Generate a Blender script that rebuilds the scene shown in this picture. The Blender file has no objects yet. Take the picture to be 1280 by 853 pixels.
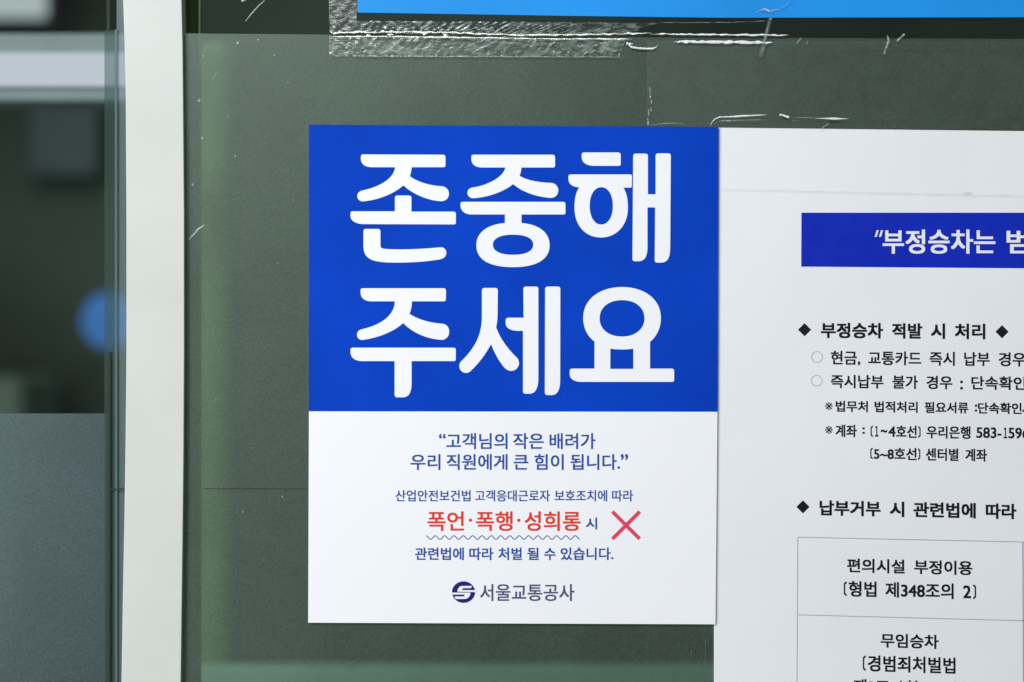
import bpy, bmesh, math, random
from mathutils import Vector
from mathutils.geometry import tessellate_polygon
random.seed(7)
SC = bpy.context.scene
COL = SC.collection
S = 0.0005            # metres per photograph pixel on the glass
H = 1.5               # eye height
D = 0.889             # camera to glass

# ------------------------------------------------------------------ camera
cam = bpy.data.cameras.new("camera")
cam.lens = 50; cam.sensor_width = 36; cam.clip_start = 0.02; cam.clip_end = 60
cam.dof.use_dof = True; cam.dof.focus_distance = D - 0.001; cam.dof.aperture_fstop = 2.6
co = bpy.data.objects.new("camera", cam); COL.objects.link(co)
co.location = (0, -D, H); co.rotation_euler = (math.radians(90), 0, 0)
SC.camera = co
# ------------------------------------------------------------------ world
w = bpy.data.worlds.new("World"); SC.world = w; w.use_nodes = True
bg = w.node_tree.nodes["Background"]
bg.inputs[0].default_value = (0.80, 0.92, 0.95, 1); bg.inputs[1].default_value = 0.10
# ------------------------------------------------------------------ lights
def area(name, loc, target, sx, sy, power, col):
    l = bpy.data.lights.new(name, 'AREA'); l.shape = 'RECTANGLE'; l.size = sx; l.size_y = sy
    l.energy = power; l.color = col
    o = bpy.data.objects.new(name, l); COL.objects.link(o); o.location = loc
    o.rotation_euler = (Vector(target) - Vector(loc)).to_track_quat('-Z', 'Y').to_euler()
    return o
area("hall_lamp_and_fill", (-0.85, -1.9, H + 1.25), (-0.12, 0, H), 1.2, 0.5, 49, (0.97, 0.985, 1.0))
area("hall_lamp_and_fill", (-1.75, -1.9, H - 0.25), (-0.05, 0, H - .05), 1.2, 1.2, 36, (0.96, 1.0, 0.98))  # low fill lamp added to brighten the lower sheets and the film
area("back_room_fill", (-0.5, 0.65, H + 1.3), (-0.3, 1.3, H - .3), 1.6, 0.4, 14, (0.85, 0.95, 1.0))  # unseen lamp added to brighten what stands behind the glass
vs = SC.view_settings
vs.view_transform = 'Standard'; vs.look = 'None'; vs.exposure = 0; vs.gamma = 1
SC.cycles.max_bounces = 10; SC.cycles.transparent_max_bounces = 24
SC.cycles.caustics_reflective = False; SC.cycles.caustics_refractive = False
try:
    SC.cycles.use_denoising = True
except Exception:
    pass

# ------------------------------------------------------------------ helpers
def P(px, py, y=0.0):
    return Vector(((px - 640) * S, y, H + (426.5 - py) * S))
def PD(px, py, y):      # place something y metres behind the glass so that it is seen there
    k = (D + y) / D
    return Vector(((px - 640) * S * k, y, H + (426.5 - py) * S * k))
def link(name, me, m, parent=None):
    o = bpy.data.objects.new(name, me); COL.objects.link(o)
    if m: me.materials.append(m)
    if parent: o.parent = parent
    return o
def tag(o, label=None, cat=None, group=None, kind=None):
    if label: o["label"] = label
    if cat: o["category"] = cat
    if group: o["group"] = group
    if kind: o["kind"] = kind
    return o
def root(name, label, cat, group=None):
    o = bpy.data.objects.new(name, None); COL.objects.link(o); o.empty_display_size = 0.02
    return tag(o, label, cat, group)
def poly_slab(name, pts, y0, y1, m, parent=None, bevel=0.0, smooth=False):
    """pts = front outline (px,py) on the glass plane; y0 front, y1 back"""
    bm = bmesh.new()
    f = bm.faces.new([bm.verts.new(P(x, y, y0)) for x, y in pts])
    f.normal_update()
    if f.normal.y > 0: f.normal_flip()
    r = bmesh.ops.extrude_face_region(bm, geom=[f])
    vs_ = [v for v in r["geom"] if isinstance(v, bmesh.types.BMVert)]
    fs_ = [v for v in r["geom"] if isinstance(v, bmesh.types.BMFace)]
    for v in vs_: v.co.y = y1
    bmesh.ops.recalc_face_normals(bm, faces=bm.faces)
    if bevel:
        es = [e for e in bm.edges if abs(e.verts[0].co.y - y0) < 1e-7 and abs(e.verts[1].co.y - y0) < 1e-7]
        bmesh.ops.bevel(bm, geom=es, offset=bevel, segments=3, profile=0.6, affect='EDGES')
    me = bpy.data.meshes.new(name); bm.to_mesh(me); bm.free()
    return link(name, me, m, parent)
def box(name, x0, y0, x1, y1, ya, yb, m, parent=None, bevel=0.0):
    return poly_slab(name, [(x0, y0), (x0, y1), (x1, y1), (x1, y0)], ya, yb, m, parent, bevel)
def quad(name, pts, y, m, parent):
    me = bpy.data.meshes.new(name); me.from_pydata([P(a, b, y) for a, b in reversed(pts)], [], [tuple(range(len(pts)))]); me.update()
    return link(name, me, m, parent)
def box_d(name, x0, y0, x1, y1, ya, yb, m, parent=None, bevel=0.0):
    """real box behind the glass; pixel rectangle is where its front is seen"""
    a = PD(x0, y0, ya); b = PD(x1, y1, ya)
    bm = bmesh.new()
    bmesh.ops.create_cube(bm, size=1)
    for v in bm.verts:
        v.co = Vector((a.x if v.co.x < 0 else b.x, ya if v.co.y < 0 else yb, b.z if v.co.z < 0 else a.z))
    bmesh.ops.recalc_face_normals(bm, faces=bm.faces)
    if bevel: bmesh.ops.bevel(bm, geom=bm.edges[:], offset=bevel, segments=4, profile=0.5, affect='EDGES')
    me = bpy.data.meshes.new(name); bm.to_mesh(me); bm.free()
    return link(name, me, m, parent)
def grid_sheet(name, pts4, nx, ny, y, amp, m, parent=None, fn=None):
    """sheet between four corners (tl,tr,br,bl in px) with a real relief"""
    tl, tr, br, bl = [Vector((p[0], p[1])) for p in pts4]
    V, F = [], []
    for j in range(ny + 1):
        for i in range(nx + 1):
            u, v = i / nx, j / ny
            q = (tl * (1 - u) + tr * u) * (1 - v) + (bl * (1 - u) + br * u) * v
            d = fn(q.x, q.y) if fn else 0
            V.append(P(q.x, q.y, y - amp * d))
    for j in range(ny):
        for i in range(nx):
            a = j * (nx + 1) + i
            F.append((a, a + nx + 1, a + nx + 2, a + 1))
    me = bpy.data.meshes.new(name); me.from_pydata(V, [], F); me.polygons.foreach_set("use_smooth", [True] * len(F)); me.update()
    return link(name, me, m, parent)
def ribbon(name, pts, wd, y, m, parent=None, raise_=0.0003):
    """raised crease along a polyline of pixels, roof shaped cross-section; wd in px (number or list)"""
    n = len(pts); V, F = [], []
    for i, (x, yy) in enumerate(pts):
        a = Vector(pts[max(i - 1, 0)]); b = Vector(pts[min(i + 1, n - 1)])
        t = (b - a).normalized(); nn = Vector((-t.y, t.x)); ww = (wd[i] if isinstance(wd, list) else wd) / 2
        c = Vector((x, yy))
        for s, h in ((-1, 0), (-.45, .8), (.45, .8), (1, 0)):
            q = c + nn * ww * s; V.append(P(q.x, q.y, y - raise_ * h))
    for i in range(n - 1):
        for k in range(3):
            a = i * 4 + k; F.append((a, a + 1, a + 5, a + 4))
    me = bpy.data.meshes.new(name); me.from_pydata(V, [], F); me.update()
    bm = bmesh.new(); bm.from_mesh(me); bmesh.ops.recalc_face_normals(bm, faces=bm.faces)
    if sum(f.normal.y for f in bm.faces) > 0: bmesh.ops.reverse_faces(bm, faces=bm.faces)
    bm.to_mesh(me); bm.free()
    return link(name, me, m, parent)

# ------------------------------------------------------------------ materials
def nt(name):
    m = bpy.data.materials.new(name); m.use_nodes = True
    t = m.node_tree; t.nodes.clear()
    out = t.nodes.new("ShaderNodeOutputMaterial")
    return m, t, out
def N(t, typ, **kw):
    n = t.nodes.new(typ)
    for k, v in kw.items():
        if k.startswith("i_"):
            key = k[2:]
            n.inputs[int(key) if key.isdigit() else key.replace("_", " ")].default_value = v
        else: setattr(n, k, v)
    return n
def noise(t, scale, detail=3, rough=.5, dist=0, vec=None, stretch=None):
    tc = N(t, "ShaderNodeTexCoord")
    src = tc.outputs["Object"]
    if stretch:
        mp = N(t, "ShaderNodeMapping"); mp.inputs["Scale"].default_value = stretch
        if vec: mp.inputs["Rotation"].default_value = vec
        t.links.new(src, mp.inputs[0]); src = mp.outputs[0]
    n = N(t, "ShaderNodeTexNoise"); n.inputs["Scale"].default_value = scale
    n.inputs["Detail"].default_value = detail; n.inputs["Roughness"].default_value = rough
    n.inputs["Distortion"].default_value = dist
    t.links.new(src, n.inputs["Vector"])
    return n.outputs["Fac"]
def ramp(t, fac, a, b, ca=(0, 0, 0, 1), cb=(1, 1, 1, 1)):
    r = N(t, "ShaderNodeValToRGB"); r.color_ramp.elements[0].position = a; r.color_ramp.elements[1].position = b
    r.color_ramp.elements[0].color = ca; r.color_ramp.elements[1].color = cb
    t.links.new(fac, r.inputs[0]); return r.outputs[0]
def paper(name, col, rough=.55, spec=.3, var=.03, scale=30, grain=1800, gvar=.03, bump=.05):
    """paint / print / paper: colour with a little unevenness and grain"""
    m, t, out = nt(name)
    b = N(t, "ShaderNodeBsdfPrincipled"); b.inputs["Roughness"].default_value = rough
    b.inputs["Specular IOR Level"].default_value = spec
    c = list(col) + [1]
    lo = tuple(v * (1 - var * 2) for v in col) + (1,); hi = tuple(min(1, v * (1 + var)) for v in col) + (1,)
    r1 = ramp(t, noise(t, scale, 4), .3, .7, lo, hi)
    mx = N(t, "ShaderNodeMix", data_type='RGBA', blend_type='MULTIPLY'); mx.inputs[0].default_value = 1
    g = ramp(t, noise(t, grain, 2), .3, .7, (1 - gvar * 2,) * 3 + (1,), (1, 1, 1, 1))
    t.links.new(r1, mx.inputs[6]); t.links.new(g, mx.inputs[7]); t.links.new(mx.outputs[2], b.inputs["Base Color"])
    bp = N(t, "ShaderNodeBump"); bp.inputs["Strength"].default_value = bump; bp.inputs["Distance"].default_value = .003
    t.links.new(noise(t, 11, 2), bp.inputs["Height"]); t.links.new(bp.outputs[0], b.inputs["Normal"])
    t.links.new(b.outputs[0], out.inputs[0]); return m
def see_through(name, tint, refl=.06, rough=.03, milk=(0, 0, 0), milk_fac=0.0, nz=None, nstretch=None, nrange=(.4, .7), bump=0.0, bscale=200, vec=None, bstretch=None, spec_noise=0.0, spec_scale=1500, gcol=(1, 1, 1)):
    """clear or milky plastic / glass: transparent + diffuse milk (optionally patchy) + gloss"""
    m, t, out = nt(name)
    tr = N(t, "ShaderNodeBsdfTransparent"); tr.inputs[0].default_value = tuple(tint) + (1,)
    df = N(t, "ShaderNodeBsdfDiffuse"); df.inputs[0].default_value = tuple(milk) + (1,)
    gl = N(t, "ShaderNodeBsdfGlossy"); gl.inputs["Roughness"].default_value = rough; gl.inputs[0].default_value = tuple(gcol) + (1,)
    m1 = N(t, "ShaderNodeMixShader"); m2 = N(t, "ShaderNodeMixShader")
    m1.inputs[0].default_value = milk_fac
    if nz:
        rr = ramp(t, noise(t, nz, 4, .6, .6, vec, nstretch), nrange[0], nrange[1], (0,) * 3 + (1,), (milk_fac,) * 3 + (1,))
        t.links.new(rr, m1.inputs[0])
    if spec_noise:
        mx = N(t, "ShaderNodeMix", data_type='RGBA', blend_type='MULTIPLY'); mx.inputs[0].default_value = 1
        mx.inputs[6].default_value = tuple(milk) + (1,)
        g1 = ramp(t, noise(t, spec_scale, 3, .7), .32, .7, (1 - spec_noise,) * 3 + (1,), (1 + spec_noise,) * 3 + (1,))
        t.links.new(g1, mx.inputs[7])
        mx2 = N(t, "ShaderNodeMix", data_type='RGBA', blend_type='MULTIPLY'); mx2.inputs[0].default_value = 1
        g2 = ramp(t, noise(t, 9, 6, .65, 1.2), .3, .7, (.78,) * 3 + (1,), (1.14,) * 3 + (1,))
        t.links.new(mx.outputs[2], mx2.inputs[6]); t.links.new(g2, mx2.inputs[7])
        t.links.new(mx2.outputs[2], df.inputs[0])
    t.links.new(tr.outputs[0], m1.inputs[1]); t.links.new(df.outputs[0], m1.inputs[2])
    m2.inputs[0].default_value = refl
    t.links.new(m1.outputs[0], m2.inputs[1]); t.links.new(gl.outputs[0], m2.inputs[2])
    if bump:
        bp = N(t, "ShaderNodeBump"); bp.inputs["Strength"].default_value = bump; bp.inputs["Distance"].default_value = .001
        t.links.new(noise(t, bscale, 4, .6, .5, vec, bstretch), bp.inputs["Height"])
        t.links.new(bp.outputs[0], gl.inputs["Normal"]); t.links.new(bp.outputs[0], df.inputs["Normal"])
    t.links.new(m2.outputs[0], out.inputs[0]); return m
def emit(name, col, st):
    m, t, out = nt(name)
    e = N(t, "ShaderNodeEmission"); e.inputs[0].default_value = tuple(col) + (1,); e.inputs[1].default_value = st
    t.links.new(e.outputs[0], out.inputs[0]); return m

M_post = paper("mullion_paint", (.595, .61, .585), .5, .3, .02, 18, 2500, .015, .04)
M_white = paper("sticker_white", (.86, .865, .90), .45, .35, .006, 12, 2600, .008, .16)
M_blue = paper("sticker_blue", (.002, .054, .53), .65, .05, .08, 14, 1400, .06, .16)
M_notice = paper("notice_paper", (.835, .845, .885), .5, .3, .012, 10, 2200, .012, .25)
M_band = paper("notice_band_blue", (.002, .022, .50), .6, .08, .06, 20, 1500, .07, .02)
M_cyan = paper("cyan_print", (.015, .29, .80), .5, .15, .06, 12, 1500, .03, .03)
M_ink = paper("black_ink", (.007, .007, .009), .7, .08, .02)
M_navy = paper("navy_ink", (.018, .07, .35), .5, .3, .02)
M_red = paper("red_ink", (.78, .035, .014), .5, .3, .02)
M_pink = paper("pink_red_ink", (.75, .055, .12), .5, .3, .02)
M_logo = paper("logo_ink", (.012, .003, .20), .5, .3, .02)
M_slate = paper("slate_ink", (.085, .08, .19), .5, .3, .02)
M_line = paper("grey_line_ink", (.36, .36, .47), .6, .2, .02)
M_wall = paper("back_wall_paint", (.060, .078, .062), .8, .2, .3, 1.3, 60, .1, .1)
M_olive = paper("olive_profile", (.10, .15, .035), .5, .3, .15, 12)
M_olive2 = paper("olive_highlight", (.26, .38, .12), .4, .3, .1, 12)
M_pillar = paper("green_pillar_paint", (.17, .25, .11), .6, .3, .1, 5)
M_reflection = paper("reflection_grey", (.055, .075, .08), .6, .3, .1, 5)
M_block = paper("block_grey", (.14, .18, .15), .6, .3, .1, 5)
M_slab = paper("slab_teal", (.46, .66, .58), .6, .3, .1, 5)
M_house = paper("lamp_housing_paint", (.22, .25, .28), .5, .3, .03)
M_sign = paper("round_sign_blue", (.05, .23, .74), .5, .3, .05, 10)
M_diff = emit("lamp_diffuser", (.90, .87, 1.08), .80)
M_lampfar = emit("far_lamp_diffuser", (.86, .90, 1.0), .62)
M_dark = paper("seal_rubber", (.018, .028, .022), .6, .2, .1)
M_glass = see_through("glass", (.86, .93, .88), .03, .01)
M_film = see_through("frosted_film_green", (.86, .97, .90), .045, .45, (.056, .081, .062), .60, spec_noise=.38, spec_scale=850, gcol=(.8, 1, .86))
M_film2 = see_through("frosted_film_grey", (.5, .6, .6), .045, .42, (.028, .048, .056), .84, spec_noise=.5, spec_scale=850, gcol=(.8, 1, 1))
M_edge = see_through("glass_edge_green", (.72, .80, .80), .05, .1, (.060, .10, .080), .45)
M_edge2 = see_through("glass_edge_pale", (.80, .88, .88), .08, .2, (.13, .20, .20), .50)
M_tape = see_through("clear_tape_bubbly", (.93, .95, .93), .06, .22, (.46, .56, .50), .42, 300, (.45, 1, 1.15), (.45, .72), .26, 260, (0, math.radians(30), 0), (.5, 1, 1.15))
M_cover = see_through("clear_cover", (.99, .99, .99), .014, .3, (.55, .62, .58), .010, 60, None, (.3, .8), .2, 260)
M_coverg = see_through("clear_cover_edge", (.9, .93, .9), .10, .2, (.5, .58, .54), .16, 120, None, (.3, .8), .5, 300)
M_glint = see_through("crease_glint", (.95, .97, .95), .25, .12, (1, 1, 1), 1, 260, (1, 1, .6), (.15, .42), .4, 500)  # white painted in for the glints along wrinkled plastic
M_glint2 = see_through("faint_crease_glint", (.95, .97, .95), .10, .25, (.75, .82, .78), .5, 300, None, (.3, .7), .4, 500)  # weaker painted glint, also used for tape edges and nicks
M_flap = see_through("clear_flap", (.97, .98, .98), .04, .3, (.36, .44, .42), .042, 90, None, (.25, .75), .06, 400)
M_faint = see_through("faint_seam", (.8, .8, .82), .02, .3, (.45, .45, .5), .2, 200, None, (.3, .7))
M_scr = see_through("scratch_mark", (.9, .95, .9), .1, .3, (.45, .58, .5), .42)
M_seam = paper("film_seam_dark", (.03, .045, .035), .7, .2, .1)

# ------------------------------------------------------------------ behind the glass
bw = box_d("back_wall", -1400, -1400, 2700, 2300, 2.6, 2.65, M_wall); tag(bw, "dark green wall at the back of the room behind the glass", kind="structure")
r = root("ceiling_light", "wide blurred fluorescent lamp crossing the left pane below the top, grey housing with bright band", "lamp")
box_d("housing", -500, 41, 190, 128, .30, .34, M_house, r, .004)
box_d("diffuser", -500, 65, 186, 107, .292, .2995, M_diff, r, .003)
r = root("ceiling_light", "white out of focus lamp glowing in the top left corner", "lamp")
box_d("housing", -300, -95, 58, 24, 2.3, 2.36, M_house, r, .01)
box_d("diffuser", -290, -90, 54, 20, 2.27, 2.299, M_lampfar, r, .008)
def disc_d(name, px, py, rad, y, th, m, parent, ring=None):
    c = PD(px, py, y); R = rad * S * (D + y) / D; n = 64
    bm = bmesh.new()
    vf = [bm.verts.new((c.x + R * math.cos(a * 2 * math.pi / n), y, c.z + R * math.sin(a * 2 * math.pi / n))) for a in range(n)]
    f = bm.faces.new(vf); r_ = bmesh.ops.extrude_face_region(bm, geom=[f])
    for v in r_["geom"]:
        if isinstance(v, bmesh.types.BMVert): v.co.y = y + th
    bmesh.ops.recalc_face_normals(bm, faces=bm.faces)
    me = bpy.data.meshes.new(name); bm.to_mesh(me); bm.free(); return link(name, me, m, parent)
r = root("round_sign", "blurred round blue sign seen through the left pane beside the white mullion", "sign")
disc_d("sign_face", 137, 401, 35, 2.1, .006, M_sign, r)
r = root("reflection_panel", "dim grey blue board added for a faint lamp reflection below the left lamp", "panel")
box_d("reflection_face", 30, 126, 124, 222, 2.5, 2.55, M_reflection, r, .02)  # added panel standing in for a dim lamp reflection
r = root("block", "soft pale smear drawn as an added cabinet at the far left just above the frosted film", "block")
box_d("block_body", -220, 470, 26, 800, 2.2, 2.5, M_block, r, .03)  # block added only for the soft pale smear
r = root("window_frame", "olive green metal profile behind the frosted film right of the white mullion", "frame")
box_d("profile", 205, -150, 237, 1010, .014, .05, M_olive, r, .002)
box_d("edge_strip", 248, -150, 250.6, 1010, .016, .018, M_olive2, r, .0003)
r = root("pillar", "soft green pillar showing through the frosted film just right of the white mullion", "pillar")
box_d("shaft", 240, 46, 288, 1400, .55, .62, M_pillar, r, .02)
r = root("slab", "added for the pale teal light band, a flat counter top behind the frosted film along the bottom edge", "slab")
zc = -(829 - 426.5) * S * (D + .5) / D
bm = bmesh.new(); bmesh.ops.create_cube(bm, size=1)
for v in bm.verts: v.co = Vector((-.312 if v.co.x < 0 else .62, .03 if v.co.y < 0 else .50, H + zc - (.03 if v.co.z < 0 else 0)))
bmesh.ops.bevel(bm, geom=bm.edges[:], offset=.003, segments=3, profile=.5, affect='EDGES')
me = bpy.data.meshes.new("slab_top"); bm.to_mesh(me); bm.free(); link("slab_top", me, M_slab, r)  # added flat top, shaped to catch the back lamp as a pale band

# ------------------------------------------------------------------ glass panes and films
r = root("glass_pane", "clear glass pane left of the white mullion with frosted grey film below", "glass pane")
box("pane", -260, -160, 144, 1010, 0.0, .008, M_glass, r)
quad("frosted_film", [(-260, 517), (138, 517), (138, 1010), (-260, 1010)], -.0003, M_film2, r)
quad("edge_strip", [(131, 38), (146, 38), (146, 1010), (131, 1010)], -.0009, M_edge, r)
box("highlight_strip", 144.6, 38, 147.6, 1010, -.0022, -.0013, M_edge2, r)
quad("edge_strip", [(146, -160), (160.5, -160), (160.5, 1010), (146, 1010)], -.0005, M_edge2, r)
box("rubber_seal", 134, -160, 138, 38, -.0014, -.0007, M_dark, r)
box("rubber_seal", 137, 440, 139.4, 1010, -.0020, -.0013, M_dark, r)
box("seam", 139.5, 610.5, 156, 612.3, -.0028, -.0024, M_seam, r)
r = root("glass_pane", "large glass pane right of the white mullion covered by green grey frosted film", "glass pane")
box("pane", 226, -160, 1560, 1010, 0.0, .008, M_glass, r)
quad("frosted_film", [(226, 42), (800, 47), (1560, 50), (1560, 1010), (226, 1010)], -.0003, M_film, r)
for x0, x1, wd in ((256, 300, .9), (302, 336, 1.1), (337, 362, .9), (363, 386, .6)):
    box("seam", x0, 611 - wd / 2, x1, 611 + wd / 2, -.0006, -.0004, M_seam, r)
# scratches and specks on the glass film
def scratch(pts, wd):
    ribbon("scratch", pts, wd, -.00055, M_scr, r, .0001)
scratch([(236, 300), (243, 293), (248, 287), (257, 281)], [1, 2.2, 2.4, .6])
scratch([(307, 27), (315, 17), (324, 7), (331, 1)], [.8, 1.6, 1.4, 1])
scratch([(302, 2), (306, 0), (310, -3)], [2, 3, 2])
scratch([(266, 100), (269, 95), (271, 90)], [.7, 1, .7])
for (x, y, q) in ((297, 54, 4), (323, 50, 2.5), (343, 69.5, 2.2), (249, 126, 3.4), (253, 173, 3), (294, 195, 3), (241, 231, 3), (360, 103, 1.6), (285, 146, 1.8), (353, 621, 3), (304, 640, 2.5), (316, 560, 1.6), (254, 70, 2), (330, 700, 1.5), (270, 500, 1.5), (347, 330, 1.6), (290, 400, 1.4), (366, 250, 1.6)):
    k = 7; V = [P(x + q * .5 * random.uniform(.6, 1.2) * math.cos(a * 6.283 / k), y + q * .5 * random.uniform(.6, 1.2) * math.sin(a * 6.283 / k), -.0005) for a in range(k)]
    me = bpy.data.meshes.new("dust_speck"); me.from_pydata(V, [], [tuple(range(k))]); link("dust_speck", me, M_scr, r)

# ------------------------------------------------------------------ white mullion
L = [(-120, 153), (0, 156), (60, 158), (120, 159.3), (267, 160.2), (440, 160.2), (560, 159), (640, 157.8), (720, 156.2), (853, 154), (980, 151.5)]
R_ = [(-120, 227), (0, 229), (60, 230.4), (120, 231), (267, 232.2), (440, 232.3), (560, 231.6), (640, 230.8), (720, 229.8), (853, 228), (980, 226)]
mu = poly_slab("window_mullion", [(x, y) for y, x in L] + [(x, y) for y, x in reversed(R_)], -.0045, .006, M_post, None, .0006)
tag(mu, "white painted vertical mullion between the two glass panes", "mullion")

# ------------------------------------------------------------------ lettering
def warp_right(x, y):
    return x, y + (x - 1000) * max(0, y - 266) * 5.2e-5
def text_mesh(s, off):
    c = bpy.data.curves.new("t", 'FONT'); c.body = s; c.fill_mode = 'FRONT'; c.resolution_u = 5
    c.offset = off
    o = bpy.data.objects.new("t", c); COL.objects.link(o)
    dg = bpy.context.evaluated_depsgraph_get(); ev = o.evaluated_get(dg); me = ev.to_mesh()
    V = [v.co.copy() for v in me.vertices]; F = [tuple(p.vertices) for p in me.polygons]
    ev.to_mesh_clear(); bpy.data.objects.remove(o); bpy.data.curves.remove(c)
    return V, F
def bb(V):
    xs = [v.x for v in V]; ys = [v.y for v in V]; return min(xs), max(xs), min(ys), max(ys)
def add_print(name, V2, F, y, m, parent, warp=None):
    V = []
    for x, yy in V2:
        if warp: x, yy = warp(x, yy)
        V.append(P(x, yy, y))
    F2 = []
    for f in F:
        a, b, c = V[f[0]], V[f[1]], V[f[2]]
        n = (b - a).cross(c - a)
        F2.append(f if n.y < 0 else tuple(reversed(f)))
    me = bpy.data.meshes.new(name); me.from_pydata(V, [], F2); me.update()
    return link(name, me, m, parent)
def line(items, y0, y1, y, m, parent, warp=None, off=0, name="lettering", bold=.25):
    """items: (text, x0, x1[, own y0, own y1]); the line's glyph heights are fitted to y0..y1"""
    data = []
    for it in items:
        V, F = text_mesh(it[0], 0); data.append((it, V, F))
    main = [d for d in data if len(d[0]) == 3]
    lo = min(bb(V)[2] for _, V, _ in main); hi = max(bb(V)[3] for _, V, _ in main)
    VV, FF = [], []
    for it, V, F in data:
        a, b, c, d = bb(V); n = len(VV)
        for v in V:
            x = it[1] + (v.x - a) / (b - a) * (it[2] - it[1])
            if len(it) == 3: yy = y1 - (v.y - lo) / (hi - lo) * (y1 - y0)
            else: yy = it[4] - (v.y - c) / (d - c) * (it[4] - it[3])
            VV.append((x, yy))
        FF += [tuple(i + n for i in f) for f in F]
    # heavier weight: four copies of the glyphs, each a hair proud of the last
    A, B, yy_ = [], [], []
    for k, (dx, dy) in enumerate(((-1, -.8), (1, -.8), (1, .8), (-1, .8))):
        n = len(A); A += [(x + dx * bold, q + dy * bold) for x, q in VV]; B += [tuple(i + n for i in f) for f in FF]; yy_ += [-.000012 * k] * len(VV)
    o = add_print(name, A, B, y, m, parent, warp)
    for v, d in zip(o.data.vertices, yy_): v.co.y += d
    return o
def outline(spec, tf):
    """spec: points (x,y[,r]) and curves ('c',x1,y1,x2,y2,x,y) -> smooth polygon in px"""
    pts = []   # (x,y,r,curve)
    raw = []
    for s in spec:
        if s[0] == 'c': raw.append(('c', s[1:]))
        else: raw.append(('p', (s[0], s[1], s[2] if len(s) > 2 else 3)))
    n = len(raw)
    def start_of(k):   # first point reached when heading into element k
        e = raw[k % n]; return (e[1][0], e[1][1])
    out = []
    for k in range(n):
        typ, a = raw[k]
        pt, pa = raw[(k - 1) % n]
        prev = (pa[4], pa[5]) if pt == 'c' else (pa[0], pa[1])
        if typ == 'c':
            p0 = Vector(out[-1]) if out else Vector(prev)
            p0 = Vector(prev) if not out else Vector(out[-1])
            p1, p2, p3 = Vector(a[0:2]), Vector(a[2:4]), Vector(a[4:6])
            for i in range(1, 15):
                u = i / 14; q = p0 * (1 - u) ** 3 + 3 * p1 * u * (1 - u) ** 2 + 3 * p2 * u * u * (1 - u) + p3 * u ** 3
                out.append((q.x, q.y))
        else:
            c = Vector(a[0:2]); rr = a[2]
            nx = start_of(k + 1); pv = Vector(prev); nv = Vector(nx)
            d1 = (pv - c); d2 = (nv - c)
            if d1.length < 1e-6 or d2.length < 1e-6 or rr <= 0: out.append((c.x, c.y)); continue
            t1 = min(rr, d1.length * .49); t2 = min(rr, d2.length * .49)
            p0 = c + d1.normalized() * t1; p2 = c + d2.normalized() * t2
            for i in range(7):
                u = i / 6; q = p0 * (1 - u) ** 2 + 2 * c * u * (1 - u) * 1 + p2 * u * u
                out.append((q.x, q.y))
    return [tf(x, y) for x, y in out]
def sup_ell(cx, cy, rx, ry, tf, p=2.15, n=56):
    o = []
    for i in range(n):
        a = i * 2 * math.pi / n; c, s = math.cos(a), math.sin(a)
        o.append(tf(cx + rx * math.copysign(abs(c) ** (2 / p), c), cy + ry * math.copysign(abs(s) ** (2 / p), s)))
    return o
def fill(loops_groups, name, y, m, parent):
    VV, FF = [], []
    for loops in loops_groups:
        flat = [p for l in loops for p in l]; n = len(VV)
        tris = tessellate_polygon([[Vector((p[0], p[1], 0)) for p in l] for l in loops])
        VV += flat; FF += [tuple(i + n for i in t) for t in tris]
    return add_print(name, VV, FF, y, m, parent)
K = 16 / 3
def TF(ox, oy, k=K): return lambda x, y: (ox + x / k, oy + y / k)

# ------------------------------------------------------------------ blue and white sticker
st = root("sticker_notice", "square cornered blue and white sticker with large white Korean lettering asking for respect", "sticker")
YS = -.0030
poly_slab("sheet", [(387, 157), (387, 514), (386, 777.5), (893.5, 779.5), (896, 514), (897.3, 160)], YS, YS + .0006, M_white, st)
Y1 = YS - .00012
add_print("blue_panel", [(387, 157), (897.3, 160), (896.1, 514.6), (387, 514)], [(0, 1, 2, 3)], Y1, M_blue, st)
Y2 = YS - .00024
t_ = TF(430, 180)
fill([[outline([(116, 75, 18), (678, 77, 18), (678, 160, 14), (453, 160), ('c', 452, 185, 446, 205, 441, 220), ('c', 490, 258, 580, 284, 650, 286), ('c', 718, 290, 718, 384, 650, 386), ('c', 560, 382, 460, 338, 398, 280), ('c', 335, 338, 230, 378, 130, 387), ('c', 82, 387, 76, 322, 130, 314), ('c', 240, 290, 338, 235, 343, 160), (190, 160, 0), ('c', 140, 160, 116, 135, 116, 104)], t_)],
      [outline([(47, 453, 18), (342, 453), (342, 348, 18), (452, 348, 18), (452, 455), (747, 455, 18), (747, 540, 14), (140, 538, 0), ('c', 80, 538, 47, 515, 47, 482)], t_)],
      [outline([(133, 570, 18), (246, 570, 18), (246, 685, 0), ('c', 250, 700, 262, 702, 292, 704), ('c', 400, 709, 520, 704, 645, 692), ('c', 695, 690, 700, 765, 640, 772), ('c', 540, 790, 420, 796, 300, 793), ('c', 180, 788, 133, 765, 133, 680)], t_)]], "letter", Y2, M_white, st)
t_ = TF(565, 180)
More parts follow.
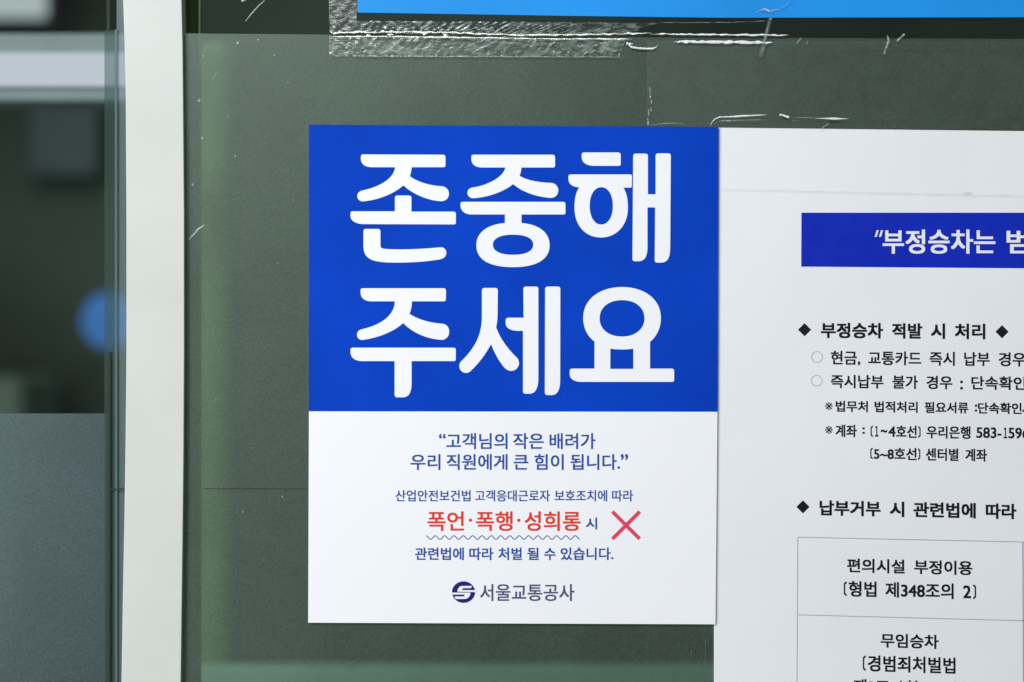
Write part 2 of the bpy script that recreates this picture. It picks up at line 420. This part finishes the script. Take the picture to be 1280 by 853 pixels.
fill([[outline([(130, 77, 18), (686, 77, 18), (686, 162, 14), (462, 162), ('c', 461, 185, 456, 203, 450, 217), ('c', 500, 250, 590, 262, 658, 264), ('c', 724, 268, 724, 362, 658, 364), ('c', 570, 358, 470, 328, 408, 272), ('c', 335, 330, 230, 360, 145, 366), ('c', 92, 366, 90, 300, 140, 295), ('c', 240, 280, 345, 225, 356, 162), (205, 162, 0), ('c', 152, 162, 130, 138, 130, 104)], t_)],
      [outline([(58, 390, 18), (755, 390, 18), (755, 474, 14), (463, 474), (463, 531), ('c', 580, 540, 650, 595, 650, 678), ('c', 650, 775, 560, 824, 407, 824), ('c', 250, 824, 163, 775, 163, 678), ('c', 163, 595, 235, 540, 353, 531), (353, 474), (132, 474, 0), ('c', 82, 474, 58, 445, 58, 416)], t_), sup_ell(407, 675, 134, 67, t_, 2.3)]], "letter", Y2, M_white, st)
t_ = TF(700, 180)
fill([[outline([(143, 62, 18), (402, 62, 18), (402, 151, 14), (230, 151, 0), ('c', 168, 151, 143, 125, 143, 93)], t_)],
      [outline([(55, 208, 18), (477, 208, 14), (475, 296, 10), (420, 296), ('c', 440, 330, 450, 370, 450, 430), ('c', 450, 550, 370, 627, 272, 627), ('c', 170, 627, 95, 550, 95, 430), ('c', 95, 370, 105, 325, 127, 294), ('c', 75, 290, 55, 268, 55, 237)], t_), sup_ell(273, 417, 77, 124, t_, 2.15)],
      [outline([(485, 70, 18), (583, 70, 18), (583, 340), (634, 340), (634, 68, 18), (735, 68, 18), (731, 690, 0), ('c', 731, 760, 715, 794, 668, 794), (628, 794, 18), (631, 427), (580, 427), (580, 690, 0), ('c', 580, 755, 560, 785, 518, 785), (480, 785, 18)], t_)]], "letter", Y2, M_white, st)
t_ = TF(430, 345)
fill([[outline([(114, 84, 18), (682, 84, 18), (680, 171, 14), (455, 171), ('c', 454, 208, 448, 232, 439, 254), ('c', 490, 290, 580, 316, 660, 320), ('c', 718, 326, 718, 424, 653, 427), ('c', 560, 422, 460, 382, 397, 315), ('c', 330, 378, 220, 415, 125, 428), ('c', 78, 425, 80, 362, 125, 356), ('c', 240, 330, 340, 270, 342, 171), (190, 171, 0), ('c', 140, 171, 114, 150, 114, 110)], t_)],
      [outline([(47, 479, 18), (747, 479, 18), (746, 568, 14), (453, 568), (453, 715, 0), ('c', 452, 785, 430, 808, 393, 809), (340, 809, 20), (340, 568), (128, 568, 0), ('c', 76, 568, 47, 545, 47, 507)], t_)]], "letter", Y2, M_white, st)
t_ = TF(565, 345)
fill([[outline([(200, 82, 20), (306, 82, 20), (304, 250, 0), ('c', 304, 290, 300, 320, 294, 342), ('c', 325, 430, 380, 495, 435, 548), ('c', 475, 600, 405, 668, 350, 612), ('c', 308, 562, 280, 505, 261, 455), ('c', 225, 520, 180, 585, 120, 638), ('c', 80, 668, 25, 615, 62, 570), ('c', 150, 485, 200, 400, 200, 270)], t_)],
      [outline([(475, 73, 18), (575, 73, 18), (575, 680, 0), ('c', 575, 750, 555, 785, 513, 785), (473, 785, 18), (473, 367), (442, 367, 0), ('c', 387, 367, 358, 345, 358, 317), (358, 280, 20), (477, 280)], t_)],
      [outline([(620, 73, 18), (721, 73, 18), (720, 695, 0), ('c', 720, 760, 700, 794, 663, 794), (618, 794, 20)], t_)]], "letter", Y2, M_white, st)
t_ = TF(700, 345)
fill([[outline([(228, 438, 2), ('c', 178, 400, 153, 345, 153, 280), ('c', 153, 155, 265, 76, 411, 76), ('c', 557, 76, 669, 155, 669, 280), ('c', 669, 345, 645, 400, 597, 440), (597, 618), (757, 618, 18), (757, 706, 14), (142, 706, 0), ('c', 90, 706, 63, 685, 63, 652), (63, 618, 18), (228, 618)], t_), sup_ell(411, 284, 149, 121, t_, 2.15),
       outline([(333, 485, 0), ('c', 380, 493, 440, 493, 486, 485), (486, 620, 1), (333, 620, 1)], t_)]], "letter", Y2, M_white, st)
# small printed lines
line([("“", 549.4, 557, 542.2, 547.6), ("고객님의", 558.5, 634), ("작은", 641.8, 679.1), ("배려가", 687.1, 743.7)], 541.5, 560.9, Y1, M_navy, st, bold=.36)
line([("우리", 513.8, 550.4), ("직원에게", 558.9, 634), ("큰", 642.4, 660.1), ("힘이", 668.2, 704), ("됩니다.", 713.1, 774.2), ("”", 775.7, 784.2, 567.7, 574.5)], 567.5, 586.9, Y1, M_navy, st, bold=.36)
line([("산업안전보건법", 495, 588.1), ("고객응대근로자", 594.1, 687.1), ("보호조치에", 693.1, 758.2), ("따라", 764.8, 790.7)], 612.3, 626.2, Y1, M_navy, st, bold=.24)
line([("폭언", 535, 579.8), ("폭행", 595.3, 640.3), ("성희롱", 656, 725)], 639, 662.8, Y1, M_red, st, bold=.45)
line([("시", 732.3, 745.6)], 646.8, 661, Y1, M_navy, st, bold=.36)
line([("관련법에", 519.5, 579.6), ("따라", 587, 616.5), ("처벌", 623.3, 652), ("될", 659.3, 673), ("수", 680.4, 694), ("있습니다.", 700.9, 765.9)], 684, 699.2, Y1, M_navy, st, bold=.36)
line([("서울교통공사", 600.4, 717.4)], 729.5, 750.2, Y1, M_slate, st, bold=.32)
idt = lambda x, y: (x, y)
for cx, cy in ((588.2, 649.7), (648.4, 649.9)):
    fill([[sup_ell(cx, cy, 2.1, 2.1, idt, 2, 20)]], "dot", Y1, M_red, st)
wv = [(532.8 + i * (724.1 - 532.8) / 160, 671.3 + 2.3 * math.cos(math.pi + 2 * math.pi * (i / 160 * 191.3) / 11.62)) for i in range(161)]
V2, F = [], []
for i, (x, y) in enumerate(wv):
    a = Vector(wv[max(0, i - 1)]); b = Vector(wv[min(160, i + 1)]); t0 = (b - a).normalized(); nn = Vector((-t0.y, t0.x)) * .55
    V2 += [(x + nn.x, y + nn.y), (x - nn.x, y - nn.y)]
F = [(2 * i, 2 * i + 1, 2 * i + 3, 2 * i + 2) for i in range(160)]
add_print("wavy_underline", V2, F, Y1, M_navy, st)
# red cross mark
def arm(a, b, wd):
    a, b = Vector(a), Vector(b); t0 = (b - a).normalized(); nn = Vector((-t0.y, t0.x)) * wd / 2
    return [tuple(a + nn), tuple(b + nn), tuple(b - nn), tuple(a - nn)]
add_print("cross_bar", arm((765, 639), (799, 673), 4.6), [(0, 1, 2, 3)], Y1, M_pink, st)
add_print("cross_bar", arm((799, 639), (765, 673), 4.6), [(0, 1, 2, 3)], Y1 - .0001, M_pink, st)
# emblem
fill([[sup_ell(579.6, 739.3, 14.4, 13.4, idt, 2.0, 64)]], "emblem_disc", Y1, M_logo, st)
t_ = TF(560, 722, 24.4)
fill([[outline([(740, 235, 2), (430, 235, 0), ('c', 350, 240, 300, 310, 290, 408), (870, 420, 2), (870, 362, 2), (430, 360, 0), ('c', 440, 320, 460, 303, 490, 300), (700, 300, 2)], t_)],
      [outline([(110, 437, 2), (690, 437, 0), ('c', 690, 520, 630, 625, 520, 630), (240, 630, 4), (205, 553, 4), (470, 553, 0), ('c', 500, 550, 515, 525, 520, 495), (110, 495, 2)], t_)]], "emblem_letter", Y2, M_white, st)

# ------------------------------------------------------------------ white notice on the right
no = root("wall_notice", "large white printed notice with a blue title band, black Korean text and a table", "notice")
YN = -.0012
poly_slab("sheet", [(893, 160), (892.5, 500), (892, 960), (1500, 966), (1500, 167)], YN, YN + .0005, M_notice, no)
YA = YN - .00012; YB = YN - .00024
add_print("title_band", [(1001.3, 266.3), (1450, 266.3), (1450, 337), (1001.0, 333.6)], [(0, 1, 2, 3)], YA, M_band, no)
line([("부정승차는", 1103.3, 1242.6), ("범", 1258, 1285)], 287.9, 317.0, YB, M_white, no, None, bold=.7)
for x0 in (1092.6, 1098.0):
    add_print("quote_mark", [(x0 + 2.6, 288.2), (x0 + 5.2, 288.2), (x0 + 2.6, 296.5), (x0, 296.5)], [(0, 1, 2, 3)], YB, M_white, no)
WR = warp_right
def diamond(cx, cy, a=8.2):
    add_print("diamond_mark", [(cx - a, cy), (cx, cy - a), (cx + a, cy), (cx, cy + a)], [(0, 1, 2, 3)], YA, M_ink, no)
def ring(cx, cy, rr=7.1, wd=.8):
    n = 48; V = []; 
    for i in range(n):
        a = i * 2 * math.pi / n
        V += [(cx + rr * math.cos(a), cy + rr * math.sin(a)), (cx + (rr - wd) * math.cos(a), cy + (rr - wd) * math.sin(a))]
    add_print("circle_mark", V, [(2 * i, 2 * i + 1, (2 * i + 3) % (2 * n), (2 * i + 2) % (2 * n)) for i in range(n)], YA, M_line, no)
diamond(1005.2, 412.4); diamond(1251.7, 414.9)
line([("부정승차", 1026.2, 1102.6), ("적발", 1115, 1151.5), ("시", 1163.5, 1179.9), ("처리", 1193.4, 1230.1)], 403.8, 422, YA, M_ink, no, WR, bold=0.708)
ring(1020.8, 446.4); ring(1020.4, 476.1)
line([("현금,", 1038.3, 1074.3), ("교통카드", 1085, 1150.4), ("즉시", 1161.5, 1192.3), ("납부", 1204.8, 1236), ("경우", 1247.8, 1281)], 438.6, 456, YA, M_ink, no, WR, bold=0.425)
line([("즉시납부", 1038.3, 1103.3), ("불가", 1115.3, 1146.3), ("경우", 1157.7, 1189.4), (":", 1199.8, 1202.4, 474, 484.5), ("단속확인", 1213.8, 1281)], 468.2, 484.4, YA, M_ink, no, WR, bold=0.425)
line([("법무처", 1044.4, 1083.8), ("법적처리", 1092.9, 1146), ("필요서류", 1155.5, 1209.3), (":", 1218, 1220.3, 503.5, 511.5), ("단속확인", 1222, 1275.8), ("서", 1277, 1290)], 500.6, 514, YA, M_ink, no, WR, bold=0.425)
line([("계좌", 1044.2, 1070), (":", 1077.7, 1080, 533.5, 541), ("〔", 1088, 1090.4, 531.2, 544.6), ("１", 1093.5, 1097, 531.6, 544.2), ("~", 1100.7, 1108, 536, 539), ("4", 1110.2, 1118.4, 531.6, 544.2), ("호선", 1119.9, 1144.8), ("〕", 1147.2, 1149.6, 531.2, 544.6), ("우리은행", 1157.7, 1211.9), ("583-", 1219.9, 1250.6, 531.3, 544), ("１", 1254, 1257.8, 531.3, 544), ("596", 1260, 1285, 531.3, 544)], 530.4, 545.4, YA, M_ink, no, WR, bold=0.425)
line([("〔", 1087.6, 1090, 558.6, 572.2), ("5~8호선", 1092, 1144.6), ("〕", 1146.8, 1149.2, 558.6, 572.2), ("센터별", 1157, 1197), ("계좌", 1206.2, 1232.5)], 558.0, 573, YA, M_ink, no, WR, bold=0.425)
for q in (502.6, 532.2): line([("※", 1030.8, 1040.2)], q, q + 9.4, YA, M_ink, no, WR, name="reference_mark", bold=.05)
diamond(1003.2, 633.5)
line([("납부거부", 1024.6, 1099.5), ("시", 1112.2, 1129), ("관련법에", 1141.7, 1218.2), ("따라", 1232, 1269)], 625.2, 643.2, YA, M_ink, no, WR, bold=0.708)
line([("편의시설", 1058.7, 1129.7), ("부정이용", 1142.4, 1214.3)], 696.8, 713.6, YA, M_ink, no, WR, bold=0.496)
line([("〔", 1054.6, 1057.6, 725.6, 743), ("형법", 1060.6, 1094.5), ("제348조의", 1106.5, 1190.8), ("2", 1203.5, 1212.5, 727, 742), ("〕", 1215.8, 1218.8, 725.6, 743)], 724.8, 743.6, YA, M_ink, no, WR, bold=0.496)
line([("무임승차", 1100.7, 1172.1)], 789, 805.8, YA, M_ink, no, WR, bold=0.496)
line([("〔", 1078.3, 1081.3, 817, 835.4), ("경범죄처벌법", 1084.5, 1193.1)], 816.5, 836, YA, M_ink, no, WR, bold=0.496)
line([("제3조", 1066.8, 1110.6), ("１", 1124, 1127.6, 847, 862), ("항", 1131, 1148), ("39호", 1163.6, 1202), ("〕", 1204.5, 1207.5, 846.4, 864)], 846.4, 864, YA, M_ink, no, WR, bold=0.496)
def rule(x0, y0, x1, y1, wd=.9):
    n = 12; a, b = Vector((x0, y0)), Vector((x1, y1)); t0 = (b - a).normalized(); nn = Vector((-t0.y, t0.x)) * wd / 2
    V2 = []
    for i in range(n + 1):
        c = a + (b - a) * i / n; V2 += [tuple(c + nn), tuple(c - nn)]
    add_print("table_line", V2, [(2 * i, 2 * i + 1, 2 * i + 3, 2 * i + 2) for i in range(n)], YA, M_line, no, WR)
rule(996.6, 671.5, 1460, 671.5); rule(997.4, 768.4, 1460, 768.4)
rule(996.8, 672, 995.2, 940); rule(1277.8, 671.9, 1278.8, 940, 1.6)

# ------------------------------------------------------------------ cyan poster at the top
cy = root("poster", "bright cyan blue poster whose lower edge shows along the top of the frame", "poster")
poly_slab("sheet", [(447, -140), (447, 16.5), (700, 20.5), (900, 23), (1540, 22), (1540, -140)], -.0016, -.0008, M_cyan, cy)

# ------------------------------------------------------------------ clear plastic cover over the notice, with creases
def relief(s1, s2, seed):
    rnd = random.Random(seed); ph = [(rnd.uniform(0, 6.3), rnd.uniform(.5, 1.6), rnd.uniform(.5, 1.6), rnd.uniform(-1, 1)) for _ in range(9)]
    def f(x, y):
        return sum(math.sin(x * s1 * a + p + c * y * s2) * math.sin(y * s2 * b + p * 1.7) for p, a, b, c in ph) / 4
    return f
cv = root("plastic_cover", "clear plastic cover sheet over the white notice with wrinkled shiny edge above it", "plastic cover")
grid_sheet("sheet", [(808, 52), (1540, 54), (1540, 1000), (808, 1000)], 120, 120, -.0019, .00012, M_cover, cv, relief(.05, .05, 3))
quad("edge_flap", [(808.5, 52), (1540, 54), (1540, 164), (807.8, 159.5)], -.0026, M_flap, cv)
def wob(x0, x1, yf, amp, step=5, seed=1):
    rnd = random.Random(seed); pts = []; x = x0; 
    while x < x1:
        pts.append((x, yf(x) + rnd.uniform(-amp, amp))); x += step
    pts.append((x1, yf(x1))); return pts
def widths(n, a, b, seed=1, taper=True):
    rnd = random.Random(seed)
    return [max(.15, 1.3 * rnd.uniform(a, b) * (min(1, i / 2.5, (n - 1 - i) / 2.5) if taper else 1)) for i in range(n)]
def crease(pts, a, b, m, parent, y=-.0021, seed=1, rs=.0004, taper=True):
    return ribbon("crease", pts, widths(len(pts), a, b, seed, taper), y, m, parent, rs)
YC = -.0032
crease([(887, 159), (889, 154), (893, 150), (899, 147.5)] + wob(906, 958, lambda x: 147.4 - (x - 906) * .055, .2, 7), 1.0, 1.9, M_glint, cv, YC, 4)
crease([(890, 157), (897, 153)] + wob(902, 955, lambda x: 152.2 - (x - 902) * .03, .2, 7), .8, 1.6, M_glint2, cv, YC, 5)
crease([(973, 144.5), (977, 145), (981, 146.5), (985, 147.8)], .8, 2.2, M_glint, cv, YC, 5, taper=False)
crease([(1022, 158), (1026, 154.5), (1031, 153.5), (1036, 156), (1037, 160)], .3, .7, M_glint2, cv, YC, 40)
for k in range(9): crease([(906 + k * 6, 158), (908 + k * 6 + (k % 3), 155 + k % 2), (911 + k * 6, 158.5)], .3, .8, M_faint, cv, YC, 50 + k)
crease(wob(986, 1022, lambda x: 147.5 + (x - 986) * .04, .15, 7), .8, 1.4, M_glint2, cv, YC, 6)
crease([(1016, 149), (1028, 149.3), (1042, 149.5), (1052, 149.7), (1060, 149.6)], 2.4, 3.0, M_glint, cv, YC, 7)
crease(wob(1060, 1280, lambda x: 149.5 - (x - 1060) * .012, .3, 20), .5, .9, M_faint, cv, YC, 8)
crease(wob(984, 1000, lambda x: 151.7, .1, 7), .8, 1.2, M_glint2, cv, YC, 9)
crease([(1022, 162.5), (1026, 161.5), (1029, 159), (1032, 157.5), (1035, 155.5)], .7, 1.6, M_glint2, cv, YC, 9, taper=False)
crease([(809, 158), (818, 156.8), (830, 155.6), (842, 155), (850, 155.6), (857, 157.5)], .9, 1.8, M_glint2, cv, YC, 10)
for a, b in (((811.5, 110), (812.5, 124)), ((813, 126), (814, 131)), ((810, 138), (810.5, 146)), ((812.5, 136), (813.5, 140)), ((809, 149), (809.6, 157))):
    crease([a, ((a[0] + b[0]) / 2 + .5, (a[1] + b[1]) / 2), b], .9, 1.6, M_glint2, cv, YC, 11, taper=False)
crease(wob(900, 1280, lambda x: 237.5 + (x - 900) * .022, .3, 14, 3), .25, .6, M_faint, cv, -.0023, 12)
crease([(1203, 242.5), (1208, 241.5), (1213, 243)], .5, 1.1, M_faint, cv, -.0023, 12, taper=False)
for x in (810, 881.5): crease([(x + random.uniform(-.4, .4), 782 + i * 8) for i in range(11)], .5, 1.1, M_faint, cv, -.0023, 14)
for (x, y) in ((858, 803), (864, 812), (875, 826), (876, 838), (885, 797), (842, 841)):
    crease([(x, y), (x - .8, y + 4), (x + .6, y + 9)], .6, 1.3, M_faint, cv, -.0023, 15, taper=False)

# ------------------------------------------------------------------ clear tape strips
tp = root("clear_tape", "bubbly clear tape strip with a crinkled bright ridge, under the cyan poster", "tape")
ns = relief(.5, .9, 11)
grid_sheet("tape_strip", [(413, 27), (828, 29), (792, 38), (413, 36)], 150, 4, -.0021, .0002, M_tape, tp, ns)
grid_sheet("tape_strip", [(413, 36.2), (800, 38.2), (770, 46), (413, 42)], 150, 4, -.0021, .0002, M_tape, tp, ns)
grid_sheet("tape_strip", [(412, 48), (782, 51), (773, 72.5), (412, 71.5)], 170, 12, -.0021, .0002, M_tape, tp, ns)
crease(wob(413, 815, lambda x: 41.5 + 3.8 * min(1, max(0, (x - 540) / 120)) - 2.5 * max(0, (x - 690) / 125), .7, 6, 5), .7, 1.8, M_glint, tp, -.0024, 21)
crease(wob(812, 985, lambda x: 43.8 + (x - 812) * .009, .6, 5, 6), .8, 2.0, M_glint, tp, -.0024, 22)
crease(wob(413, 790, lambda x: 47.2 + 2.8 * min(1, max(0, (x - 500) / 200)), .35, 6, 7), .7, 1.7, M_glint, tp, -.0024, 23)
crease(wob(842, 965, lambda x: 53.2 + (x - 842) * .012, .5, 5, 8), 1.6, 3.6, M_glint, tp, -.0024, 24)
crease(wob(440, 780, lambda x: 71.3 + (x - 440) * .004, .3, 6, 9), .5, 1.3, M_glint2, tp, -.0024, 25)
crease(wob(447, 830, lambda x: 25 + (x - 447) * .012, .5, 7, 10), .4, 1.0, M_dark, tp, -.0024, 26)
crease(wob(820, 960, lambda x: 29.5 - .00035 * (x - 880) ** 2 * (1 if x > 880 else 0), .3, 8, 10), .4, .9, M_glint2, tp, -.0024, 27)
crease([(783, 53), (785, 57), (789, 60), (798, 61.5), (808, 62), (815, 62), (820, 60), (822, 57)], 1.4, 3.4, M_glint, tp, -.0024, 28)
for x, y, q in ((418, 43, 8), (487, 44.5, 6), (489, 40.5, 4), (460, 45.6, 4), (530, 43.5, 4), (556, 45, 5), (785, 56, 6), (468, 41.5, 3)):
    crease([(x - q / 2, y + .6), (x - 1.5, y - .3), (x, y + .6), (x + 1.6, y), (x + q / 2, y), (x + q / 2 + 3, y + .4)], 1.0, 3.4, M_glint, tp, -.0026, int(x))
for i, (x, y, L_) in enumerate([(590, 67, 46)] + [(random.uniform(425, 770), random.uniform(52, 69), random.uniform(4, 10)) for _ in range(34)]):
    an = math.radians(random.uniform(18, 38)) if L_ < 20 else math.radians(26)
    crease([(x, y), (x + L_ / 2 * math.cos(an), y - L_ / 2 * math.sin(an) + .3), (x + L_ * math.cos(an), y - L_ * math.sin(an))], .7, 1.8, M_glint2, tp, -.0023, i, taper=False)
tp = root("clear_tape", "short upright piece of clear tape at the left end of the cyan poster", "tape")
grid_sheet("tape_strip", [(411, -60), (446, -60), (446, 27), (412, 27)], 14, 40, -.0012, .00015, M_tape, tp, ns)
crease([(435, -30), (436, -8), (435, 4), (436, 16)], .8, 2.0, M_faint, tp, -.0015, 31)
crease([(411.5, -60), (411, -20), (412, 10), (412.5, 42)], .8, 1.1, M_glint2, tp, -.0015, 32)
tp = root("clear_tape", "thin slanted sliver of clear tape crossing below the cyan poster", "tape")
poly_slab("tape_strip", [(959.5, 24), (964, 24), (952.5, 73), (947.5, 72)], -.0029, -.0027, M_coverg, tp)
crease([(962, 24), (956, 48), (950, 72)], 2.2, 3.2, M_glint2, tp, -.0030, 33)
crease([(942, 18), (948, 15), (955, 13), (962, 16), (968, 14), (976, 13)], 1.6, 3.4, M_glint2, tp, -.0031, 34)
crease([(972, 14), (980, 9), (986, 4), (988, -2)], 1, 1.8, M_glint2, tp, -.0031, 35)
tp = root("clear_tape", "faint clear tape scrap with two bright nicks, farthest right under the cyan poster", "tape")
grid_sheet("tape_strip", [(985, 50), (1250, 50), (1250, 64), (985, 64)], 60, 4, -.0024, .0001, M_cover, tp, ns)
crease([(1108, 46), (1110, 52), (1107, 60), (1104, 69)], 1, 2.4, M_glint2, tp, -.0027, 36, taper=False)
crease([(1129, 44), (1124, 49), (1120, 53)], 1.4, 2.8, M_glint2, tp, -.0027, 37, taper=False)
crease(wob(1060, 1200, lambda x: 62.5, .3, 9, 12), .3, .8, M_faint, tp, -.0027, 38)
crease([(995, 56), (998, 52), (1001, 49)], .8, 1.6, M_glint2, tp, -.0027, 39, taper=False)
crease([(1007, 57), (1009, 53)], .8, 1.6, M_glint2, tp, -.0027, 39, taper=False)
